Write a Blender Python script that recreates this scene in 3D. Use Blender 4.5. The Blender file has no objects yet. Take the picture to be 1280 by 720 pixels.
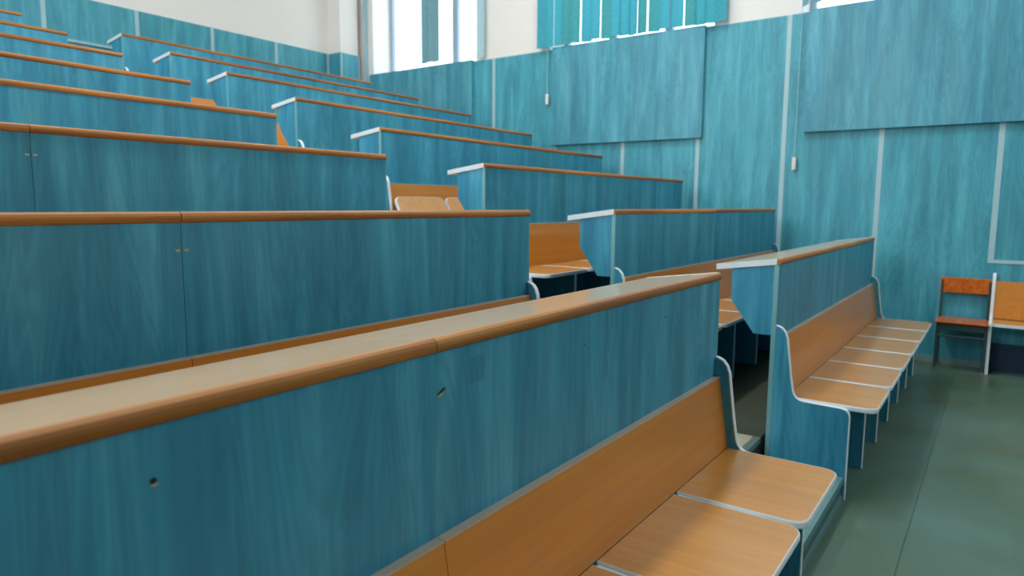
import bpy, bmesh, math, random
from mathutils import Vector, Matrix
random.seed(7)
C = bpy.context.scene.collection
PI = math.pi

# ------------------------------------------------------------------ tagging
def tag(o, label=None, cat=None, group=None, kind=None):
    if label: o['label'] = label
    if cat: o['category'] = cat
    if group: o['group'] = group
    if kind: o['kind'] = kind
    return o

def empty(name, loc=(0, 0, 0)):
    o = bpy.data.objects.new(name, None); C.objects.link(o)
    o.location = loc; o.empty_display_size = 0.1
    return o

def obj(name, bm, mat, parent=None, smooth=False):
    me = bpy.data.meshes.new(name)
    bmesh.ops.recalc_face_normals(bm, faces=bm.faces[:])
    bm.to_mesh(me); bm.free()
    if smooth:
        for p in me.polygons: p.use_smooth = True
    me.materials.append(mat)
    o = bpy.data.objects.new(name, me); C.objects.link(o)
    if parent: o.parent = parent
    return o

def struct(name, bm, mat, parent=None):
    o = obj(name, bm, mat, parent)
    if parent is None: o['kind'] = 'structure'
    return o

# ------------------------------------------------------------------ mesh helpers
def box(bm, x0, x1, y0, y1, z0, z1, bev=0.0):
    v = [bm.verts.new(p) for p in ((x0,y0,z0),(x1,y0,z0),(x1,y1,z0),(x0,y1,z0),(x0,y0,z1),(x1,y0,z1),(x1,y1,z1),(x0,y1,z1))]
    fs = [bm.faces.new([v[i] for i in q]) for q in ((0,3,2,1),(4,5,6,7),(0,1,5,4),(1,2,6,5),(2,3,7,6),(3,0,4,7))]
    if bev > 0:
        es = list({e for f in fs for e in f.edges})
        bmesh.ops.bevel(bm, geom=es, offset=bev, segments=2, affect='EDGES', profile=0.5)
    return v

def B(*a, bev=0.0):
    bm = bmesh.new(); box(bm, *a, bev=bev); return bm

def prism(bm, pts, a0, a1, axis):
    """pts 2D; axis 'x': (y,z) extruded over x;  'z': (x,y) over z"""
    def P(p, a):
        return (a, p[0], p[1]) if axis == 'x' else ((p[0], p[1], a) if axis == 'z' else (p[0], a, p[1]))
    lo = [bm.verts.new(P(p, a0)) for p in pts]; hi = [bm.verts.new(P(p, a1)) for p in pts]
    n = len(pts)
    bm.faces.new(lo[::-1]); bm.faces.new(hi)
    for i in range(n):
        j = (i + 1) % n
        bm.faces.new((lo[i], lo[j], hi[j], hi[i]))

def band(bm, pts, inner, outer, a0, a1, axis):
    """wrap an edging of soft rounded section along an open 2D polyline (outside on the left of travel)"""
    def P(p, a):
        return (a, p[0], p[1]) if axis == 'x' else (p[0], p[1], a)
    n = len(pts); rings = []
    for i in range(n):
        p0 = Vector(pts[max(i-1, 0)]); p1 = Vector(pts[min(i+1, n-1)])
        t = (p1 - p0).normalized(); nn = Vector((-t.y, t.x)); c = Vector(pts[i])
        q = []
        mid = (a0 + a1) / 2; h = (a1 - a0) / 2
        for (off, fa) in ((-inner, -1), (outer*0.2, -1), (outer, -0.55), (outer, 0.55), (outer*0.2, 1), (-inner, 1)):
            q.append(bm.verts.new(P(c + nn*off, mid + h*fa)))
        rings.append(q)
    m = len(rings[0])
    for a, b in zip(rings, rings[1:]):
        for k in range(m):
            bm.faces.new((a[k], a[(k+1) % m], b[(k+1) % m], b[k]))
    bm.faces.new(rings[0][::-1]); bm.faces.new(rings[-1])

def arc(cx, cy, r, a0, a1, n=7):
    return [(cx + r*math.cos(math.radians(a0 + (a1-a0)*i/n)), cy + r*math.sin(math.radians(a0 + (a1-a0)*i/n))) for i in range(n+1)]

def tube(bm, pts, r, n=10):
    pts = [Vector(p) for p in pts]; rings = []
    for i, p in enumerate(pts):
        t = (pts[min(i+1, len(pts)-1)] - pts[max(i-1, 0)]).normalized()
        a = t.orthogonal().normalized(); b = t.cross(a)
        if rings:
            a = (pa - t*pa.dot(t)).normalized(); b = t.cross(a)
        pa = a
        rings.append([bm.verts.new(p + (a*math.cos(2*PI*k/n) + b*math.sin(2*PI*k/n))*r) for k in range(n)])
    for u, v in zip(rings, rings[1:]):
        for k in range(n):
            bm.faces.new((u[k], u[(k+1) % n], v[(k+1) % n], v[k]))
    bm.faces.new(rings[0][::-1]); bm.faces.new(rings[-1])

# ------------------------------------------------------------------ materials
def lin(r, g, b):
    f = lambda c: (c/255/12.92) if c/255 <= 0.04045 else ((c/255+0.055)/1.055)**2.4
    return (f(r), f(g), f(b), 1)

def newmat(name):
    m = bpy.data.materials.new(name); m.use_nodes = True
    nt = m.node_tree; b = nt.nodes['Principled BSDF']
    return m, nt, b

def nd(nt, t, **kw):
    n = nt.nodes.new(t)
    for k, v in kw.items():
        if k in n.inputs.keys() if isinstance(k, str) else False: n.inputs[k].default_value = v
        else: setattr(n, k, v)
    return n

def coords(nt, scale, rnd=True):
    tc = nd(nt, 'ShaderNodeTexCoord')
    src = tc.outputs['Object']
    if rnd:
        oi = nd(nt, 'ShaderNodeObjectInfo')
        mu = nd(nt, 'ShaderNodeMath', operation='MULTIPLY'); mu.inputs[1].default_value = 37.0
        nt.links.new(oi.outputs['Random'], mu.inputs[0])
        ad = nd(nt, 'ShaderNodeVectorMath', operation='ADD')
        nt.links.new(src, ad.inputs[0]); nt.links.new(mu.outputs[0], ad.inputs[1]); src = ad.outputs[0]
    mp = nd(nt, 'ShaderNodeMapping'); mp.inputs['Scale'].default_value = scale
    nt.links.new(src, mp.inputs['Vector'])
    return mp.outputs[0], src

def noise(nt, vec, scale, detail=4, rough=0.55, dist=0.0):
    n = nd(nt, 'ShaderNodeTexNoise'); n.inputs['Scale'].default_value = scale
    n.inputs['Detail'].default_value = detail; n.inputs['Roughness'].default_value = rough
    n.inputs['Distortion'].default_value = dist
    nt.links.new(vec, n.inputs['Vector'])
    return n.outputs['Fac']

def ramp(nt, fac, stops):
    r = nd(nt, 'ShaderNodeValToRGB'); e = r.color_ramp.elements
    while len(e) < len(stops): e.new(0.5)
    for el, (p, c) in zip(e, stops): el.position = p; el.color = c
    nt.links.new(fac, r.inputs[0]); return r.outputs[0]

def mixc(nt, a, b, fac, mode='MIX'):
    m = nd(nt, 'ShaderNodeMix', data_type='RGBA', blend_type=mode)
    for inp, val in ((m.inputs[6], a), (m.inputs[7], b)):
        if hasattr(val, 'links') or hasattr(val, 'is_linked'): nt.links.new(val, inp)
        else: inp.default_value = val
    if isinstance(fac, float): m.inputs[0].default_value = fac
    else: nt.links.new(fac, m.inputs[0])
    return m.outputs[2]

def maprange(nt, v, a, b, c, d):
    m = nd(nt, 'ShaderNodeMapRange'); nt.links.new(v, m.inputs[0])
    for i, x in enumerate((a, b, c, d)): m.inputs[i+1].default_value = x
    return m.outputs[0]

def bumpify(nt, bsdf, h, strength, dist=0.002):
    b = nd(nt, 'ShaderNodeBump'); b.inputs['Strength'].default_value = strength; b.inputs['Distance'].default_value = dist
    nt.links.new(h, b.inputs['Height']); nt.links.new(b.outputs[0], bsdf.inputs['Normal'])

def blue_wood(name, dark, midc, light, rough=0.42, patches=()):
    m, nt, b = newmat(name)
    v, src = coords(nt, (10, 10, 0.9))
    streak = noise(nt, v, 1.0, 6, 0.62, 0.5)
    col = ramp(nt, streak, [(0.30, dark), (0.5, midc), (0.74, light)])
    v2, _ = coords(nt, (4.2, 4.2, 0.55))
    broad = noise(nt, v2, 1.0, 3, 0.5, 1.4)
    # cathedral figure: contour lines of a stretched noise
    mu = nd(nt, 'ShaderNodeMath', operation='MULTIPLY'); mu.inputs[1].default_value = 95.0; nt.links.new(broad, mu.inputs[0])
    sn = nd(nt, 'ShaderNodeMath', operation='SINE'); nt.links.new(mu.outputs[0], sn.inputs[0])
    fig = maprange(nt, sn.outputs[0], -1, 1, 0.925, 1.06)
    tone = maprange(nt, broad, 0.3, 0.7, 0.84, 1.16)
    mm = nd(nt, 'ShaderNodeMath', operation='MULTIPLY'); nt.links.new(fig, mm.inputs[0]); nt.links.new(tone, mm.inputs[1])
    v4, _ = coords(nt, (60, 60, 1.6)); fine = noise(nt, v4, 1.0, 3, 0.6)
    ft = maprange(nt, fine, 0.3, 0.7, 0.95, 1.04)
    m3 = nd(nt, 'ShaderNodeMath', operation='MULTIPLY'); nt.links.new(mm.outputs[0], m3.inputs[0]); nt.links.new(ft, m3.inputs[1])
    fac = m3.outputs[0]
    if patches:   # faded rectangles where stickers once were
        tc = nd(nt, 'ShaderNodeTexCoord'); sp = nd(nt, 'ShaderNodeSeparateXYZ'); nt.links.new(tc.outputs['Object'], sp.inputs[0])
        for (x, z, w, h, k) in patches:
            ds = []
            for o_, c_, r_ in ((sp.outputs[0], x, w/2), (sp.outputs[2], z, h/2)):
                cp = nd(nt, 'ShaderNodeMath', operation='COMPARE'); nt.links.new(o_, cp.inputs[0])
                cp.inputs[1].default_value = c_; cp.inputs[2].default_value = r_; ds.append(cp.outputs[0])
            an = nd(nt, 'ShaderNodeMath', operation='MULTIPLY'); nt.links.new(ds[0], an.inputs[0]); nt.links.new(ds[1], an.inputs[1])
            km = maprange(nt, an.outputs[0], 0, 1, 1.0, k)
            mq = nd(nt, 'ShaderNodeMath', operation='MULTIPLY'); nt.links.new(fac, mq.inputs[0]); nt.links.new(km, mq.inputs[1]); fac = mq.outputs[0]
    cb = nd(nt, 'ShaderNodeVectorMath', operation='SCALE'); nt.links.new(col, cb.inputs[0]); nt.links.new(fac, cb.inputs['Scale'])
    nt.links.new(cb.outputs[0], b.inputs['Base Color'])
    b.inputs['Roughness'].default_value = rough
    b.inputs['Specular IOR Level'].default_value = 0.35
    return m

def orange_wood(name, c0, c1, c2, rough, axis='x', spec=0.5, coat=0.0, tv=0.05, crough=0.28):
    m, nt, b = newmat(name)
    sc = (1.1, 34, 34) if axis == 'x' else (34, 1.1, 34)
    v, _ = coords(nt, sc)
    g = noise(nt, v, 1.0, 2, 0.5, 0.3)
    v2, _ = coords(nt, (0.8, 9, 9) if axis == 'x' else (9, 0.8, 9)); g2 = noise(nt, v2, 1.0, 3, 0.5, 0.5)
    col = ramp(nt, g, [(0.32, c0), (0.52, c1), (0.72, c2)])
    t = maprange(nt, g2, 0.3, 0.7, 1-tv, 1+tv)
    cb = nd(nt, 'ShaderNodeVectorMath', operation='SCALE'); nt.links.new(col, cb.inputs[0]); nt.links.new(t, cb.inputs['Scale'])
    nt.links.new(cb.outputs[0], b.inputs['Base Color'])
    r = maprange(nt, g2, 0.3, 0.7, rough*0.9, rough*1.15); nt.links.new(r, b.inputs['Roughness'])
    b.inputs['Specular IOR Level'].default_value = spec
    if coat:
        b.inputs['Coat Weight'].default_value = coat; b.inputs['Coat Roughness'].default_value = crough
    return m

def plain(name, col, rough=0.5, metal=0.0, var=0.06, nscale=6.0, spec=0.5):
    m, nt, b = newmat(name)
    v, _ = coords(nt, (1, 1, 1)); n = noise(nt, v, nscale, 4, 0.55)
    t = maprange(nt, n, 0.3, 0.7, 1-var, 1+var)
    cb = nd(nt, 'ShaderNodeVectorMath', operation='SCALE'); cb.inputs[0].default_value = col[:3]; nt.links.new(t, cb.inputs['Scale'])
    nt.links.new(cb.outputs[0], b.inputs['Base Color'])
    b.inputs['Roughness'].default_value = rough; b.inputs['Metallic'].default_value = metal
    b.inputs['Specular IOR Level'].default_value = spec
    return m

M = {}
BD, BM_, BL = lin(50, 130, 160), lin(63, 149, 179), lin(88, 171, 194)
M['blue'] = blue_wood('blue_wood_laminate', BD, BM_, BL)
M['wallblue'] = blue_wood('blue_wood_wall_panel', lin(58, 140, 160), lin(72, 156, 174), lin(94, 176, 190), 0.45)
M['board'] = blue_wood('blue_wood_board', lin(60, 136, 158), lin(76, 152, 172), lin(100, 172, 188), 0.4)
M['orange'] = orange_wood('orange_beech_laminate', lin(200, 124, 32), lin(205, 129, 36), lin(210, 137, 44), 0.34, coat=0.6, crough=0.2)
M['seat'] = orange_wood('orange_beech_seat', lin(204, 136, 48), lin(209, 142, 54), lin(214, 148, 61), 0.34, axis='y', coat=0.8, crough=0.2)
M['desk'] = orange_wood('beech_desktop_laminate', lin(238, 196, 146), lin(240, 200, 150), lin(243, 204, 155), 0.34, spec=0.6, coat=1.0, tv=0.02, crough=0.13)
M['nosing'] = orange_wood('solid_wood_nosing', lin(140, 84, 20), lin(166, 104, 30), lin(190, 130, 58), 0.45, tv=0.14)
M['chairwood'] = orange_wood('varnished_plywood', lin(180, 84, 16), lin(200, 100, 24), lin(210, 116, 36), 0.25)
M['band'] = plain('white_edging', lin(226, 236, 240), 0.35, var=0.04)
M['paleband'] = plain('pale_green_edging', lin(120, 176, 180), 0.4, var=0.06)
M['ledge'] = plain('grey_beige_edging', lin(190, 176, 160), 0.45, var=0.05)
M['plaster'] = plain('white_plaster', lin(232, 230, 226), 0.85, var=0.02, nscale=2.0)
M['ceil'] = plain('ceiling_paint', lin(236, 236, 234), 0.9, var=0.02)
M['strip'] = plain('pale_cover_strip', lin(160, 196, 204), 0.5, var=0.04)
M['steptrim'] = plain('step_edging', lin(96, 136, 140), 0.5)
M['base'] = plain('pale_baseboard', lin(120, 150, 150), 0.5)
M['metal'] = plain('dull_aluminium', lin(170, 172, 165), 0.35, 0.8)
M['steel'] = plain('dark_green_steel', lin(60, 84, 84), 0.4, 0.4)
M['foot'] = plain('grey_rubber', lin(110, 110, 105), 0.7)
M['dark'] = plain('dark_hole', lin(22, 26, 24), 0.8)
M['chip'] = plain('chipped_board', lin(190, 176, 136), 0.8)
M['riser'] = plain('painted_riser', lin(66, 100, 102), 0.5, var=0.1)
M['worn'] = plain('worn_step_paint', lin(176, 170, 140), 0.6, var=0.15)
M['frame'] = plain('white_window_frame', lin(160, 176, 190), 0.4, var=0.02)
M['reveal'] = plain('window_reveal', lin(232, 234, 244), 0.7, var=0.02)
M['darkblue'] = plain('dark_blue_panel', lin(16, 44, 74), 0.5)
M['weight'] = plain('white_plastic', lin(228, 226, 214), 0.4)

# floor linoleum
def lino(name, a, b_, c, rough, seams):
    m, nt, b = newmat(name)
    v, src = coords(nt, (1, 1, 1), rnd=False)
    n1 = noise(nt, v, 1.6, 4, 0.55, 0.6); n2 = noise(nt, v, 60, 3, 0.6)
    col = ramp(nt, n1, [(0.32, a), (0.5, b_), (0.68, c)])
    t = maprange(nt, n2, 0.3, 0.7, 0.93, 1.06)
    fac = t
    if seams:
        sp = nd(nt, 'ShaderNodeSeparateXYZ'); nt.links.new(src, sp.inputs[0])
        wb = noise(nt, v, 3.0, 2)
        off = maprange(nt, wb, 0.3, 0.7, -0.002, 0.002)
        for y in seams:
            ad = nd(nt, 'ShaderNodeMath', operation='ADD'); nt.links.new(sp.outputs[1], ad.inputs[0]); nt.links.new(off, ad.inputs[1])
            cp = nd(nt, 'ShaderNodeMath', operation='COMPARE'); nt.links.new(ad.outputs[0], cp.inputs[0])
            cp.inputs[1].default_value = y; cp.inputs[2].default_value = 0.003
            k = maprange(nt, cp.outputs[0], 0, 1, 1.0, 0.5)
            mq = nd(nt, 'ShaderNodeMath', operation='MULTIPLY'); nt.links.new(fac, mq.inputs[0]); nt.links.new(k, mq.inputs[1]); fac = mq.outputs[0]
    cb = nd(nt, 'ShaderNodeVectorMath', operation='SCALE'); nt.links.new(col, cb.inputs[0]); nt.links.new(fac, cb.inputs['Scale'])
    nt.links.new(cb.outputs[0], b.inputs['Base Color'])
    r = maprange(nt, n1, 0.3, 0.7, rough*0.85, rough*1.2); nt.links.new(r, b.inputs['Roughness'])
    b.inputs['Specular IOR Level'].default_value = 0.45
    return m
M['lino'] = lino('green_linoleum', lin(80, 98, 72), lin(82, 106, 90), lin(88, 116, 104), 0.36, (0.232, -1.75))
M['tier'] = lino('tier_linoleum', lin(62, 64, 44), lin(70, 74, 54), lin(80, 86, 66), 0.5, ())

# glass and blinds
def glass():
    m, nt, b = newmat('window_glass'); nt.nodes.remove(b)
    out = nt.nodes['Material Output']
    tr = nd(nt, 'ShaderNodeBsdfTransparent'); tr.inputs[0].default_value = (0.96, 0.98, 0.98, 1)
    gl = nd(nt, 'ShaderNodeBsdfGlossy'); gl.inputs['Roughness'].default_value = 0.02
    mx = nd(nt, 'ShaderNodeMixShader'); mx.inputs[0].default_value = 0.06
    nt.links.new(tr.outputs[0], mx.inputs[1]); nt.links.new(gl.outputs[0], mx.inputs[2]); nt.links.new(mx.outputs[0], out.inputs[0])
    return m
M['glass'] = glass()
def fabric(name, col, trans=0.35):
    m, nt, b = newmat(name); out = nt.nodes['Material Output']
    v, _ = coords(nt, (90, 90, 30)); n = noise(nt, v, 1.0, 3)
    t = maprange(nt, n, 0.3, 0.7, 0.85, 1.12)
    cb = nd(nt, 'ShaderNodeVectorMath', operation='SCALE'); cb.inputs[0].default_value = col[:3]; nt.links.new(t, cb.inputs['Scale'])
    b.inputs['Roughness'].default_value = 0.9
    tl = nd(nt, 'ShaderNodeBsdfTranslucent')
    nt.links.new(cb.outputs[0], b.inputs['Base Color']); nt.links.new(cb.outputs[0], tl.inputs[0])
    mx = nd(nt, 'ShaderNodeMixShader'); mx.inputs[0].default_value = trans
    nt.links.new(b.outputs[0], mx.inputs[1]); nt.links.new(tl.outputs[0], mx.inputs[2]); nt.links.new(mx.outputs[0], out.inputs[0])
    return m
M['slat'] = fabric('teal_blind_fabric', lin(70, 168, 186), 0.22)
M['slat2'] = fabric('green_blind_fabric', lin(70, 158, 164), 0.14)
M['slat4'] = fabric('pale_blind_fabric', lin(176, 212, 222), 0.1)
M['slat3'] = fabric('grey_blind_fabric', lin(118, 166, 178), 0.05)

# ------------------------------------------------------------------ measured layout
ROW_Y = [0.867, 1.753, 2.668, 3.588, 4.510, 5.412, 6.295, 7.167]
TOP_Z = [1.1205, 1.351, 1.631, 1.9055, 2.186, 2.469, 2.738, 3.018]
H = 1.1205                                    # height of the nosing above its own tier
FLOOR = [z - H for z in TOP_Z]
XL, XR, XE, XW = 2.593, 3.44, 6.713, 7.15     # left block end, right block start / end, right wall
YB, YF, XLW = 8.05, -4.2, -4.6                # back, front, left walls
ZC = 5.7
SILL = 3.215

# ------------------------------------------------------------------ the desk-and-bench unit
BACK_TILT = -0.135
def side_profile():
    front = [(-0.004, 0.808)] + arc(-0.022, 0.770, 0.038, 85, 10, 6)[0:]
    # going from the top at the back, round the shoulder, down the back curve, along the seat, down the leg
    pts = [(-0.004, 0.808), (-0.014, 0.807), (-0.034, 0.797), (-0.050, 0.778), (-0.060, 0.752)]
    pts += [(-0.068, 0.690), (-0.084, 0.570), (-0.096, 0.500)]
    pts += [(-0.102, 0.480), (-0.113, 0.464), (-0.130, 0.453), (-0.152, 0.450)]
    pts += [(-0.250, 0.448), (-0.318, 0.446), (-0.338, 0.441), (-0.350, 0.428), (-0.355, 0.408), (-0.355, 0.006)]
    return pts

def make_unit(W, seats=3, tipped=False, marks=(), front_mat=None, left=False, right=False):
    # left / right: this end closes the row (tall side panel, bracket, white end edging)
    root = empty('lecture_desk_bench')
    g = 0.0012; gap = 0.0001 if front_mat else 0.0008
    bt = 0.730 if front_mat else 0.744          # top of the backrest
    # desktop: tilted slab behind a bullnose; built in a tilted frame
    def tilt(bm):
        for v in bm.verts:
            y = v.co.y
            if y > 0.006: v.co.z += (y - 0.006) * BACK_TILT
    bm = B(g, W-g, 0.006, 0.300, H-0.012, H+0.0135); tilt(bm)
    top = obj('desktop', bm, M['desk'], root)
    prof = [(0.0065, H+0.0135), (0.001, H+0.0128), (-0.005, H+0.0085), (-0.0082, H+0.002), (-0.009, H-0.004), (-0.0075, H-0.011), (-0.003, H-0.015), (0.0065, H-0.0155)]
    bm = bmesh.new(); prism(bm, prof, g, W-g, 'x')
    n = obj('nosing', bm, M['nosing'], top); tag(n, 'rounded brown wooden front edge of the desktop')
    for x0, x1 in [e for e, on in (((-0.002, 0.004), left), ((W-0.004, W+0.002), right)) if on]:
        bm = B(x0, x1, 0.007, 0.303, H-0.014, H+0.0148); tilt(bm)
        e = obj('end_band', bm, M['band'], top); tag(e, 'white end edging of the desktop')
    # front panel
    fp = obj('front_panel', B(0.0045 if left else gap, W-0.0045 if right else W-gap, -0.002, 0.018, 0.0, H-0.016), front_mat or M['blue'], root)
    for x0, x1 in [e for e, on in (((0.0012, 0.0045), left), ((W-0.0045, W-0.0012), right)) if on]:
        e = obj('edge_band', B(x0, x1, -0.003, 0.019, 0.0, H-0.017), M['paleband'], fp); tag(e, 'pale green edging of the panel')
    # brackets under the desktop
    bp = [(0.0195, H-0.021), (0.225, H-0.042), (0.222, H-0.205), (0.105, H-0.364), (0.0195, H-0.364)]
    for x0 in [e for e, on in ((0.006, left), (W-0.024, right)) if on]:
        bm = bmesh.new(); prism(bm, bp, x0, x0+0.018, 'x'); obj('side_bracket', bm, M['blue'], root)
    # bench: backrest with its ledge
    bm = bmesh.new()
    bpts = [(-0.065, 0.4605), (-0.047, 0.4605), (-0.0055, bt), (-0.0235, bt)]
    bx0, bx1 = (0.0225 if left else 0.001), (W-0.0225 if right else W-0.001)
    prism(bm, bpts, bx0, bx1, 'x')
    br = obj('backrest', bm, M['orange'], root)
    l = obj('top_ledge', B(bx0, bx1, -0.0245, -0.0025, bt, bt+0.0035), M['ledge'], br); tag(l, 'thin grey-beige edging along the top of the backrest')
    # side panels
    pts = side_profile(); t = 0.021
    pitch = W / seats
    def x_of(i):
        return 0.002 if (i == 0 and left) else (W - 0.0015 - t if i == seats else pitch*i - t/2)
    for i in range(seats + 1):
        tall = (i == 0 and left) or (i == seats and right)
        if i == 0 and not left: continue          # the neighbouring section owns the shared divider
        x0 = x_of(i)
        bm = bmesh.new()
        if tall:
            poly = pts + [(-0.355, 0.0), (-0.0035, 0.0)]
        else:     # inner dividers stop under the backrest
            poly = [(-0.072, 0.451)] + pts[11:] + [(-0.355, 0.0), (-0.0035, 0.0), (-0.0035, 0.451)]
        prism(bm, poly, x0, x0+t, 'x'); s = obj('side_panel', bm, M['blue'], root)
        bm = bmesh.new(); path = pts if tall else [(-0.074, 0.4515)] + pts[11:]
        band(bm, path[::-1], 0.003, 0.0025, x0-0.0008, x0+t+0.0008, 'x')
        e = obj('edge_band', bm, M['band'], s, smooth=False); tag(e, 'white edging of the side panel')
    # seats
    for i in range(seats):
        x0 = (x_of(i) + t + 0.003) if (i or left) else 0.004; x1 = x_of(i+1) - 0.003
        yb, yf, r = -0.0665, -0.462, 0.05
        if i in (0, ) : pass
        fx0, fx1 = x0, x1
        path = [(x0, yb)] + arc(fx0+r, yf+r, r, 180, 270, 8) + arc(fx1-r, yf+r, r, 270, 360, 8) + [(x1, yb)]
        bm = bmesh.new(); prism(bm, path, 0.436, 0.459, 'z')
        # a soft waterfall at the front edge
        bm2 = bmesh.new(); band(bm2, path[::-1], 0.0012, 0.0030, 0.4354, 0.4596, 'z')
        if tipped:
            R = Matrix.Translation((0, -0.188, 0.472)) @ Matrix.Rotation(math.radians(-118), 4, 'X') @ Matrix.Translation((0, 0.264, -0.4475))
            bm.transform(R); bm2.transform(R)
        s = obj('seat', bm, M['seat'], root)
        e = obj('edge_band', bm2, M['band'], s); tag(e, 'white edging round the seat')
    for (x, z, kind) in marks:
        bm = bmesh.new()
        if kind == 'hole':
            prism(bm, [(x+0.0045*math.cos(a*PI/5), z+0.0045*math.sin(a*PI/5)) for a in range(10)], -0.0032, -0.0018, 'y')
            h = obj('screw_hole', bm, M['dark'], root); tag(h, 'small dark screw hole in the panel')
            bm = bmesh.new(); prism(bm, [(x-0.006, z-0.0055), (x+0.001, z-0.007), (x+0.006, z-0.005), (x+0.002, z-0.0035)], -0.0036, -0.0018, 'y')
            c = obj('chip', bm, M['chip'], h); tag(c, 'pale chipped rim under the hole')
        elif kind == 'dot':
            prism(bm, [(x+0.0026*math.cos(a*PI/4), z+0.0026*math.sin(a*PI/4)) for a in range(8)], -0.0032, -0.0018, 'y')
            h = obj('screw_hole', bm, M['dark'], root); tag(h, 'tiny dark screw hole in the panel')
        elif kind == 'chip':
            prism(bm, [(x-0.013, z-0.006), (x-0.003, z-0.005), (x+0.014, z+0.006), (x+0.004, z+0.006), (x-0.006, z+0.001)], -0.0032, -0.0018, 'y')
            h = obj('chipped_hole', bm, M['dark'], root); tag(h, 'chipped screw hole in the panel')
            bm = bmesh.new(); prism(bm, [(x-0.014, z-0.008), (x-0.001, z-0.007), (x+0.007, z-0.001), (x-0.004, z-0.0025)], -0.0036, -0.0018, 'y')
            c = obj('chip', bm, M['chip'], h); tag(c, 'pale chipped board')
        else:
            box(bm, x-0.006, x+0.006, -0.0032, -0.0018, z-0.003, z+0.003)
            c = obj('fixing', bm, M['chip'], root); tag(c, 'small pale fixing at the panel joint')
    return root

def copy_tree(o, parent=None):
    c = o.copy(); C.objects.link(c)
    if parent is not None: c.parent = parent
    for ch in list(o.children): copy_tree(ch, c)
    return c

ORD = ['front', 'second', 'third', 'fourth', 'fifth', 'sixth', 'seventh', 'eighth']
GRP_L = 'blue desk and bench units of the left block'
GRP_R = 'blue desk and bench units of the right block'
WL = 1.632; W1 = (6.45-XR)/2; WR = (XE-XR)/2
m_front = blue_wood('blue_wood_laminate_front', BD, BM_, BL, patches=((0.130, 1.050, 0.05, 0.055, 0.82), (-0.02, 1.04, 0.045, 0.05, 0.9)))
m_front2 = blue_wood('blue_wood_laminate_left', BD, BM_, BL)
fixL = ((0.012, H-0.088, 'fix'), )
fixR = ((WL-0.012, H-0.088, 'fix'), )
kinds = {
    'front_a': make_unit(WL, right=True, marks=((0.018, H-0.095, 'chip'), (0.579, H-0.0935, 'dot'), (1.111, H-0.0905, 'dot')), front_mat=m_front),
    'front_b': make_unit(WL, marks=((WL-0.54, H-0.088, 'hole'), ), front_mat=m_front2),
    'La': make_unit(WL, right=True, marks=fixL), 'Lb': make_unit(WL, marks=fixR),
    'R1a': make_unit(W1, left=True), 'R1b': make_unit(W1, right=True),
    'Ra': make_unit(WR, left=True), 'Rb': make_unit(WR, right=True),
    'tip': make_unit(WR, left=True, tipped=True)}
used = set()
def put(kind, x, k, label, group):
    o = copy_tree(kinds[kind]) if kind in used else kinds[kind]
    used.add(kind)
    o.location = (x, ROW_Y[k], FLOOR[k])
    tag(o, label, 'desk and bench', group)

for k in range(8):
    x0 = XL - WL
    if k == 0:
        put('front_a', x0, k, 'nearest blue desk with orange bench, front of the left block, ending at the aisle', GRP_L)
        put('front_b', x0-WL, k, 'front desk section of the left block, running out of frame at lower left', GRP_L)
    else:
        put('La', x0, k, '%s-row blue desk and bench of the left block, ending at the aisle' % ORD[k], GRP_L)
        if k in (1, 2):
            put('Lb', x0-WL, k, '%s-row blue desk section of the left block, left of the panel joint' % ORD[k], GRP_L)
    for j in range(2):
        kind = ('R1' if k == 0 else 'R') + 'ab'[j]
        x = XR + (W1 if k == 0 else WR)*j
        if k == 3 and j == 0:
            put('tip', x, k, 'fourth-row blue desk of the right block at the aisle, its orange seats tipped up', GRP_R)
        elif j == 0:
            put(kind, x, k, '%s-row blue desk and bench of the right block, white-edged end at the aisle' % ORD[k], GRP_R)
        else:
            put(kind, x, k, '%s-row blue desk and bench of the right block, section by the right wall' % ORD[k], GRP_R)

# ------------------------------------------------------------------ the setting
struct('floor', B(XLW-0.2, XW+0.5, YF-0.2, YB+0.3, -0.15, 0.0), M['lino'])
for k in range(1, 8):
    y0 = ROW_Y[k-1] + 0.045
    bm = B(XLW, XW, y0, YB, FLOOR[k-1] if k > 1 else 0.0, FLOOR[k])
    struct('floor_tier_%d' % k, bm, M['tier'])
    # half step in the aisle, with metal nosings
    rise = FLOOR[k] - FLOOR[k-1]
    ys = ROW_Y[k-1] - 0.340
    struct('floor_step_%d' % k, B(XL+0.004, XR-0.004, ys, y0, FLOOR[k-1], FLOOR[k-1]+rise*0.5), M['riser'])
    bm = bmesh.new()
    box(bm, XL+0.004, XR-0.004, ys-0.006, ys+0.03, FLOOR[k-1]+rise*0.5-0.03, FLOOR[k-1]+rise*0.5+0.003)
    struct('trim_%d' % (20+k), bm, M['steptrim'])
    struct('trim_%d' % (50+k), B(XL+0.004, XR-0.004, ys-0.008, ys, FLOOR[k-1], FLOOR[k-1]+0.03), M['steptrim'])
    bm = bmesh.new()
    box(bm, XL+0.004, XR-0.004, y0-0.006, y0+0.03, FLOOR[k]-0.025, FLOOR[k]+0.003)
    struct('trim_%d' % (30+k), bm, M['metal'])
    struct('trim_%d' % (70+k), B(XL+0.004, XR-0.004, y0+0.03, y0+0.16, FLOOR[k]-0.01, FLOOR[k]+0.002), M['worn'])

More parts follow.
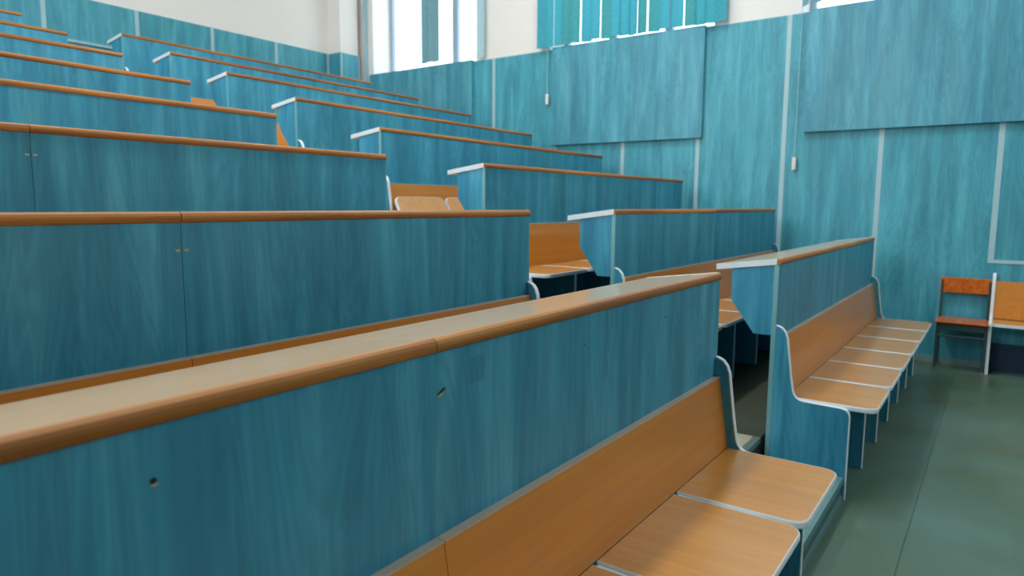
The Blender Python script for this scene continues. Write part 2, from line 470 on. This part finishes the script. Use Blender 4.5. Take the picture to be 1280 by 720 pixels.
ZT = 5.3                                      # window head
WIN = [(5.68, 7.58), (2.56, 4.56), (-0.27, 1.72), (-3.4, -1.4)]
bm = bmesh.new()
TH = 0.42
box(bm, XW, XW+TH, YF-0.2, YB+0.3, 0.0, SILL)
box(bm, XW, XW+TH, YF-0.2, YB+0.3, ZT, ZC)
edges = [YF-0.2] + [e for w in sorted(WIN) for e in w] + [YB+0.3]
for a, b_ in zip(edges[0::2], edges[1::2]): box(bm, XW, XW+TH, a, b_, SILL, ZT)
struct('wall_right', bm, M['plaster'])
struct('wall_back', B(XLW-0.2, XW+TH, YB, YB+0.3, 0.0, ZC), M['plaster'])
bm = bmesh.new()
WINL = [(5.2, 7.4), (1.8, 4.0)]
box(bm, XLW-0.4, XLW, YF-0.2, YB+0.3, 0.0, 2.9); box(bm, XLW-0.4, XLW, YF-0.2, YB+0.3, ZT, ZC)
edges = [YF-0.2] + [e for w_ in sorted(WINL) for e in w_] + [YB+0.3]
for a, b_ in zip(edges[0::2], edges[1::2]): box(bm, XLW-0.4, XLW, a, b_, 2.9, ZT)
struct('wall_left', bm, M['plaster'])
struct('wall_front', B(XLW-0.2, XW+TH, YF-0.2, YF, 0.0, ZC), M['plaster'])
struct('ceiling', B(XLW-0.2, XW+TH, YF-0.2, YB+0.3, ZC, ZC+0.2), M['ceil'])
# corner pilaster
struct('wall_pilaster', B(6.735, 7.06, 7.80, YB, 0.0, ZC), M['plaster'])
# blue panelling on the walls
n = 1
def trim(bm, mat):
    global n
    struct('trim_%d' % (100+n), bm, mat); n += 1
WB = SILL + 0.29                               # top of the back panelling
trim(B(XW-0.012, XW, YF, 7.62, 0.0, SILL), M['wallblue'])
trim(B(XLW, 6.735, YB-0.012, YB, 1.2, WB), M['wallblue'])
trim(B(6.724, 6.735, 7.80, YB, 1.2, WB), M['wallblue'])
trim(B(6.735, 7.06, 7.789, 7.80, 1.2, WB), M['wallblue'])
trim(B(XLW, XLW+0.012, YF, YB, 0.0, 2.6), M['wallblue'])
for y in (6.25, 5.385, 4.46, 3.56, 2.685, 1.812, 0.955, -0.86, -1.75, -2.6):
    trim(B(XW-0.018, XW-0.012, y-0.022, y+0.022, 0.945 if -2 < y < 0 else 0.05, SILL-0.002), M['strip'])
trim(B(XW-0.018, XW-0.012, 0.036, 0.080, 0.945, SILL-0.002), M['strip'])
trim(B(XW-0.018, XW-0.012, -2.0, 0.080, 0.915, 0.945), M['strip'])
for x in (1.2, 2.15, 3.10, 4.03, 4.93, 5.84, 6.705):
    trim(B(x-0.022, x+0.022, YB-0.018, YB-0.012, 1.2, WB), M['strip'])
trim(B(6.722, 6.745, 7.78, 7.789, 1.2, WB), M['strip'])
trim(B(7.045, 7.066, 7.78, 7.789, 1.2, WB), M['strip'])
trim(B(2.6, 3.75, YB-0.03, YB-0.012, 3.035, 3.062), M['strip'])
trim(B(XW-0.05, XW-0.0, 7.68, 7.72, 1.9, ZC), M['strip'])      # riser pipe in the corner
struct('baseboard_right', B(XW-0.03, XW-0.012, YF, 0.82, 0.0, 0.055), M['base'])

# big boards fixed under the windows
for (a, b_, z0, lab) in ((5.71, 7.60, 2.06, 'large blue wood-grain board under the far uncovered window by the corner'),
                     (2.635, 4.485, 2.095, 'large blue wood-grain board under the window with teal blinds'),
                     (-0.26, 1.625, 2.095, 'large blue wood-grain board on the right wall, nearest and cut by the frame')):
    o = obj('wall_board', B(XW-0.062, XW-0.0185, a, b_, z0, SILL+0.012), M['board'])
    tag(o, lab, 'wall board', 'boards under the windows')

# windows
def window(i, y0, y1, mull):
    root = empty('window_%d' % i, (XW, (y0+y1)/2, SILL)); tag(root, kind='structure')
    xf = XW + 0.34
    ox, oy, oz = XW, (y0+y1)/2, SILL
    def L(bm):
        bm.transform(Matrix.Translation((-ox, -oy, -oz))); return bm
    bm = bmesh.new()
    f = 0.06
    box(bm, xf, xf+0.06, y0, y0+f, SILL, ZT); box(bm, xf, xf+0.06, y1-f, y1, SILL, ZT)
    box(bm, xf, xf+0.06, y0+f, y1-f, SILL, SILL+f); box(bm, xf, xf+0.06, y0+f, y1-f, ZT-f, ZT)
    for m_ in mull: box(bm, xf-0.005, xf+0.055, m_-0.045, m_+0.045, SILL+f, ZT-f)
    fr = obj('window_frame', L(bm), M['frame'], root)
    ys = [y0+f] + [q for m_ in sorted(mull) for q in (m_-0.045, m_+0.045)] + [y1-f]
    for a, b_ in zip(ys[0::2], ys[1::2]):
        obj('pane', L(B(xf+0.025, xf+0.031, a, b_, SILL+f, ZT-f)), M['glass'], fr)
    obj('window_sill', L(B(XW+0.005, xf, y0, y1, SILL, SILL+0.012)), M['reveal'], root)
for i, ((a, b_), mull) in enumerate(zip(WIN, ((6.32,), (3.2, 3.9), (0.3, 1.1), (-2.7, -2.0)))):
    window(i+1, a, b_, mull)

# vertical blinds
def blind(label, y0, y1, slats, cord=None):
    root = empty('vertical_blind', (XW-0.09, (y0+y1)/2, ZT+0.1))
    tag(root, label, 'window blind', 'vertical blinds at the windows')
    oy, oz = (y0+y1)/2, ZT+0.1
    obj('head_rail', B(-0.03, 0.03, y0-oy, y1-oy, 0.0, 0.05), M['frame'], root)
    for (y, ang, w, mt, zb) in slats:
        bm = bmesh.new(); N = 6
        z0 = SILL + zb - oz
        vs = []
        for i in range(N+1):
            s = (i/N-0.5)*w; c = 0.010*math.cos((i/N-0.5)*PI)
            dy = s*math.cos(ang) - c*math.sin(ang); dx = s*math.sin(ang) + c*math.cos(ang)
            vs.append((bm.verts.new((dx, y-oy+dy, z0)), bm.verts.new((dx, y-oy+dy, 0.0))))
        for p, q in zip(vs, vs[1:]): bm.faces.new((p[0], q[0], q[1], p[1]))
        s_ = obj('slat', bm, mt, root, smooth=True)
    if cord:
        y, zb = cord
        cx, cy, cz = 0.035, y-oy, zb-oz
        bm = bmesh.new(); tube(bm, [(cx, cy, 0.0), (cx, cy, cz+0.06)], 0.0028, 6)
        cd = obj('pull_cord', bm, M['strip'], root)
        bm = bmesh.new(); tube(bm, [(cx, cy, cz-0.06), (cx, cy, cz-0.055), (cx, cy, cz+0.055), (cx, cy, cz+0.06)], 0.02, 10)
        obj('cord_weight', bm, M['weight'], cd)
S, S2, S3, S4 = M['slat'], M['slat2'], M['slat3'], M['slat4']
sl = []
y = 4.62
i = 0
while y > 2.42:
    gap = {1: 0.02, 4: 0.05, 6: 0.035, 11: 0.03, 13: 0.045, 14: 0.03, 18: 0.05}.get(i, 0.0)
    sl.append((y, random.uniform(-0.35, 0.35), 0.124, (S, S, S, S2, S2, S, S, S2)[i % 8], 0.026 + random.uniform(-0.012, 0.012)))
    y -= 0.108 + gap; i += 1
blind('teal vertical blind drawn across the middle window', 2.38, 4.70, sl, cord=(4.555, 2.64))
blind('open vertical blind at the far window by the corner, few slats hanging', 5.5, 7.5,
      [(6.495, 0.1, 0.127, S3, 0.05), (6.40, -0.1, 0.127, S3, 0.06), (6.295, 0.1, 0.127, S3, 0.05), (5.545, 0.0, 0.127, S4, 0.02)])
blind('blind at the nearest window at the top edge, grey slats bunched at its left', -0.4, 1.8,
      [(1.66, 0.9, 0.127, S3, 0.05), (1.56, 0.5, 0.10, S3, 0.06), (1.34, 0.8, 0.09, S3, 0.05)], cord=(1.695, 1.80))

# ------------------------------------------------------------------ furniture along the right wall
def school_chair():
    cx, cy = 6.80, 0.215
    r = empty('school_chair', (cx, cy, 0)); tag(r, 'orange plywood school chair on dark metal legs against the right wall', 'chair')
    bm = B(-0.02, 0.30, -0.19, 0.19, 0.413, 0.431, bev=0.006); obj('seat', bm, M['chairwood'], r)
    bm = bmesh.new(); box(bm, 0.288, 0.302, -0.19, 0.19, 0.645, 0.78, bev=0.006)
    for v in bm.verts: v.co.x += 0.02*math.cos(v.co.y/0.19*PI/2) - 0.01
    obj('backrest', bm, M['chairwood'], r)
    for s in (-1, 1):
        y = s*0.172
        bm = bmesh.new(); tube(bm, [(0.03, y, 0.012), (0.03, y, 0.40)], 0.011); l = obj('leg', bm, M['steel'], r)
        bm = bmesh.new(); tube(bm, [(0.03, y, 0.0), (0.03, y, 0.022)], 0.016); obj('rubber_foot', bm, M['foot'], l)
        bm = bmesh.new(); tube(bm, [(0.285, y, 0.012), (0.268, y, 0.40), (0.284, y, 0.64), (0.285, y, 0.755)], 0.011); l = obj('leg', bm, M['steel'], r)
        bm = bmesh.new(); tube(bm, [(0.285, y, 0.0), (0.285, y, 0.022)], 0.016); obj('rubber_foot', bm, M['foot'], l)
        bm = bmesh.new(); tube(bm, [(0.03, y, 0.402), (0.268, y, 0.402)], 0.011); obj('seat_rail', bm, M['steel'], r)
    bm = bmesh.new(); tube(bm, [(0.03, -0.172, 0.30), (0.03, 0.172, 0.30)], 0.009); obj('crossbar', bm, M['steel'], r)
    bm = bmesh.new(); box(bm, 0.02, 0.27, -0.16, 0.16, 0.352, 0.402); obj('seat_frame', bm, M['steel'], r)
school_chair()

def wall_bench():
    r = empty('wall_bench', (6.845, 0, 0)); tag(r, 'blue and orange bench with white edging against the right wall, beside the school chair', 'bench')
    # profile in (x,z) with the back on the wall
    pts = [(0.262, 0.832), (0.245, 0.832), (0.232, 0.820), (0.226, 0.795), (0.206, 0.50), (0.196, 0.465), (0.170, 0.45), (0.035, 0.445), (0.010, 0.435), (0.0, 0.408), (0.0, 0.004)]
    ys = (0.018, -0.527, -1.072, -1.617)
    for i, y in enumerate(ys):
        bm = bmesh.new(); prism(bm, pts + [(0.0, 0.0), (0.262, 0.0)], y-0.009, y+0.009, 'y'); s = obj('side_panel', bm, M['blue'], r)
        bm = bmesh.new()
        bm3 = bmesh.new(); band(bm3, pts[::-1], 0.003, 0.003, -0.012, 0.012, 'x')   # (a,x,z) -> rotate to (x,y,z)
        for v in bm3.verts: a, x, z = v.co; v.co = (x, y + a, z)
        bm.free(); e = obj('edge_band', bm3, M['band'], s); tag(e, 'white edging of the bench side')
    for a, b_ in zip(ys, ys[1:]):
        y1, y0 = a-0.012, b_+0.012
        rr = 0.045
        path = [(0.205, y0), (0.205, y1)] + arc(-0.09+rr, y1-rr, rr, 90, 180, 6) + arc(-0.09+rr, y0+rr, rr, 180, 270, 6)
        bm = bmesh.new(); prism(bm, path, 0.425, 0.447, 'z'); s = obj('seat', bm, M['seat'], r)
        bm = bmesh.new(); band(bm, path[1:] + [path[0]], 0.005, 0.0026, 0.4242, 0.448, 'z'); 
        obj('edge_band', bm, M['band'], s)
    bm = bmesh.new(); prism(bm, [(0.212, 0.452), (0.230, 0.452), (0.252, 0.768), (0.234, 0.768)], ys[-1]+0.009, ys[0]-0.009, 'y')
    obj('backrest', bm, M['orange'], r)
    obj('lower_panel', B(0.235, 0.253, ys[-1]+0.009, ys[0]-0.009, 0.0, 0.235), M['darkblue'], r)
wall_bench()

# ------------------------------------------------------------------ light
FILL = 68.0
w = bpy.data.worlds.new('overcast_sky'); bpy.context.scene.world = w; w.use_nodes = True
bg = w.node_tree.nodes['Background']; bg.inputs[0].default_value = (0.86, 0.94, 1.0, 1); bg.inputs[1].default_value = 3.2
for i, (a, b_) in enumerate(WIN):
    ld = bpy.data.lights.new('window_portal', 'AREA'); ld.shape = 'RECTANGLE'; ld.size = b_-a; ld.size_y = ZT-SILL
    lo = bpy.data.objects.new('window_portal', ld); C.objects.link(lo)
    lo.location = (XW+TH+0.02, (a+b_)/2, (SILL+ZT)/2)
    lo.rotation_euler = Vector((-1, 0, 0)).to_track_quat('-Z', 'Y').to_euler()
    lo.rotation_euler = (math.radians(90), 0, math.radians(90))
    ld.cycles.is_portal = True
for i, (a, b_) in enumerate(WINL):             # bluish side fill, added at unseen left-wall windows
    ld = bpy.data.lights.new('window_daylight', 'AREA'); ld.shape = 'RECTANGLE'; ld.size = b_-a; ld.size_y = ZT-2.9
    ld.energy = 105; ld.color = (0.9, 0.96, 1.0)
    lo = bpy.data.objects.new('window_daylight', ld); C.objects.link(lo)
    lo.location = (XLW-0.02, (a+b_)/2, (2.9+ZT)/2); lo.rotation_euler = (math.radians(90), 0, math.radians(-90))
for (x, y) in ((-1.5, 2.2), (-1.5, 4.6), (2.0, 2.2), (2.0, 4.6), (4.8, 2.2), (4.8, 4.6), (4.6, -1.8)):  # unseen overhead area lights, added to brighten the rows and walls
    ld = bpy.data.lights.new('ceiling_lamp', 'AREA'); ld.shape = 'RECTANGLE'; ld.size = 1.2; ld.size_y = 0.4
    ld.energy = FILL if y < 4 else FILL*0.75; ld.color = (0.94, 0.97, 1.0)
    lo = bpy.data.objects.new('ceiling_lamp', ld); C.objects.link(lo); lo.location = (x, y, ZC-0.06)

# ------------------------------------------------------------------ camera (solved from the photo)
f_px, yaw, pit, rol = 855.8, math.radians(54.5375), math.radians(6.9765), math.radians(0.369)
fw = Vector((math.sin(yaw)*math.cos(pit), math.cos(yaw)*math.cos(pit), -math.sin(pit)))
r0 = Vector((math.cos(yaw), -math.sin(yaw), 0)); u0 = r0.cross(fw)
r1 = math.cos(rol)*r0 + math.sin(rol)*u0; u1 = -math.sin(rol)*r0 + math.cos(rol)*u0
cd = bpy.data.cameras.new('camera'); cam = bpy.data.objects.new('camera', cd); C.objects.link(cam)
mat = Matrix((r1, u1, -fw)).transposed().to_4x4(); mat.translation = (0, 0, 1.389); cam.matrix_world = mat
cd.sensor_width = 36; cd.lens = f_px*36/1280; cd.clip_start = 0.02
cd.dof.use_dof = True; cd.dof.focus_distance = 2.1; cd.dof.aperture_fstop = 3.2
bpy.context.scene.camera = cam
vs = bpy.context.scene.view_settings; vs.view_transform = 'Standard'; vs.look = 'None'; vs.exposure = -0.1
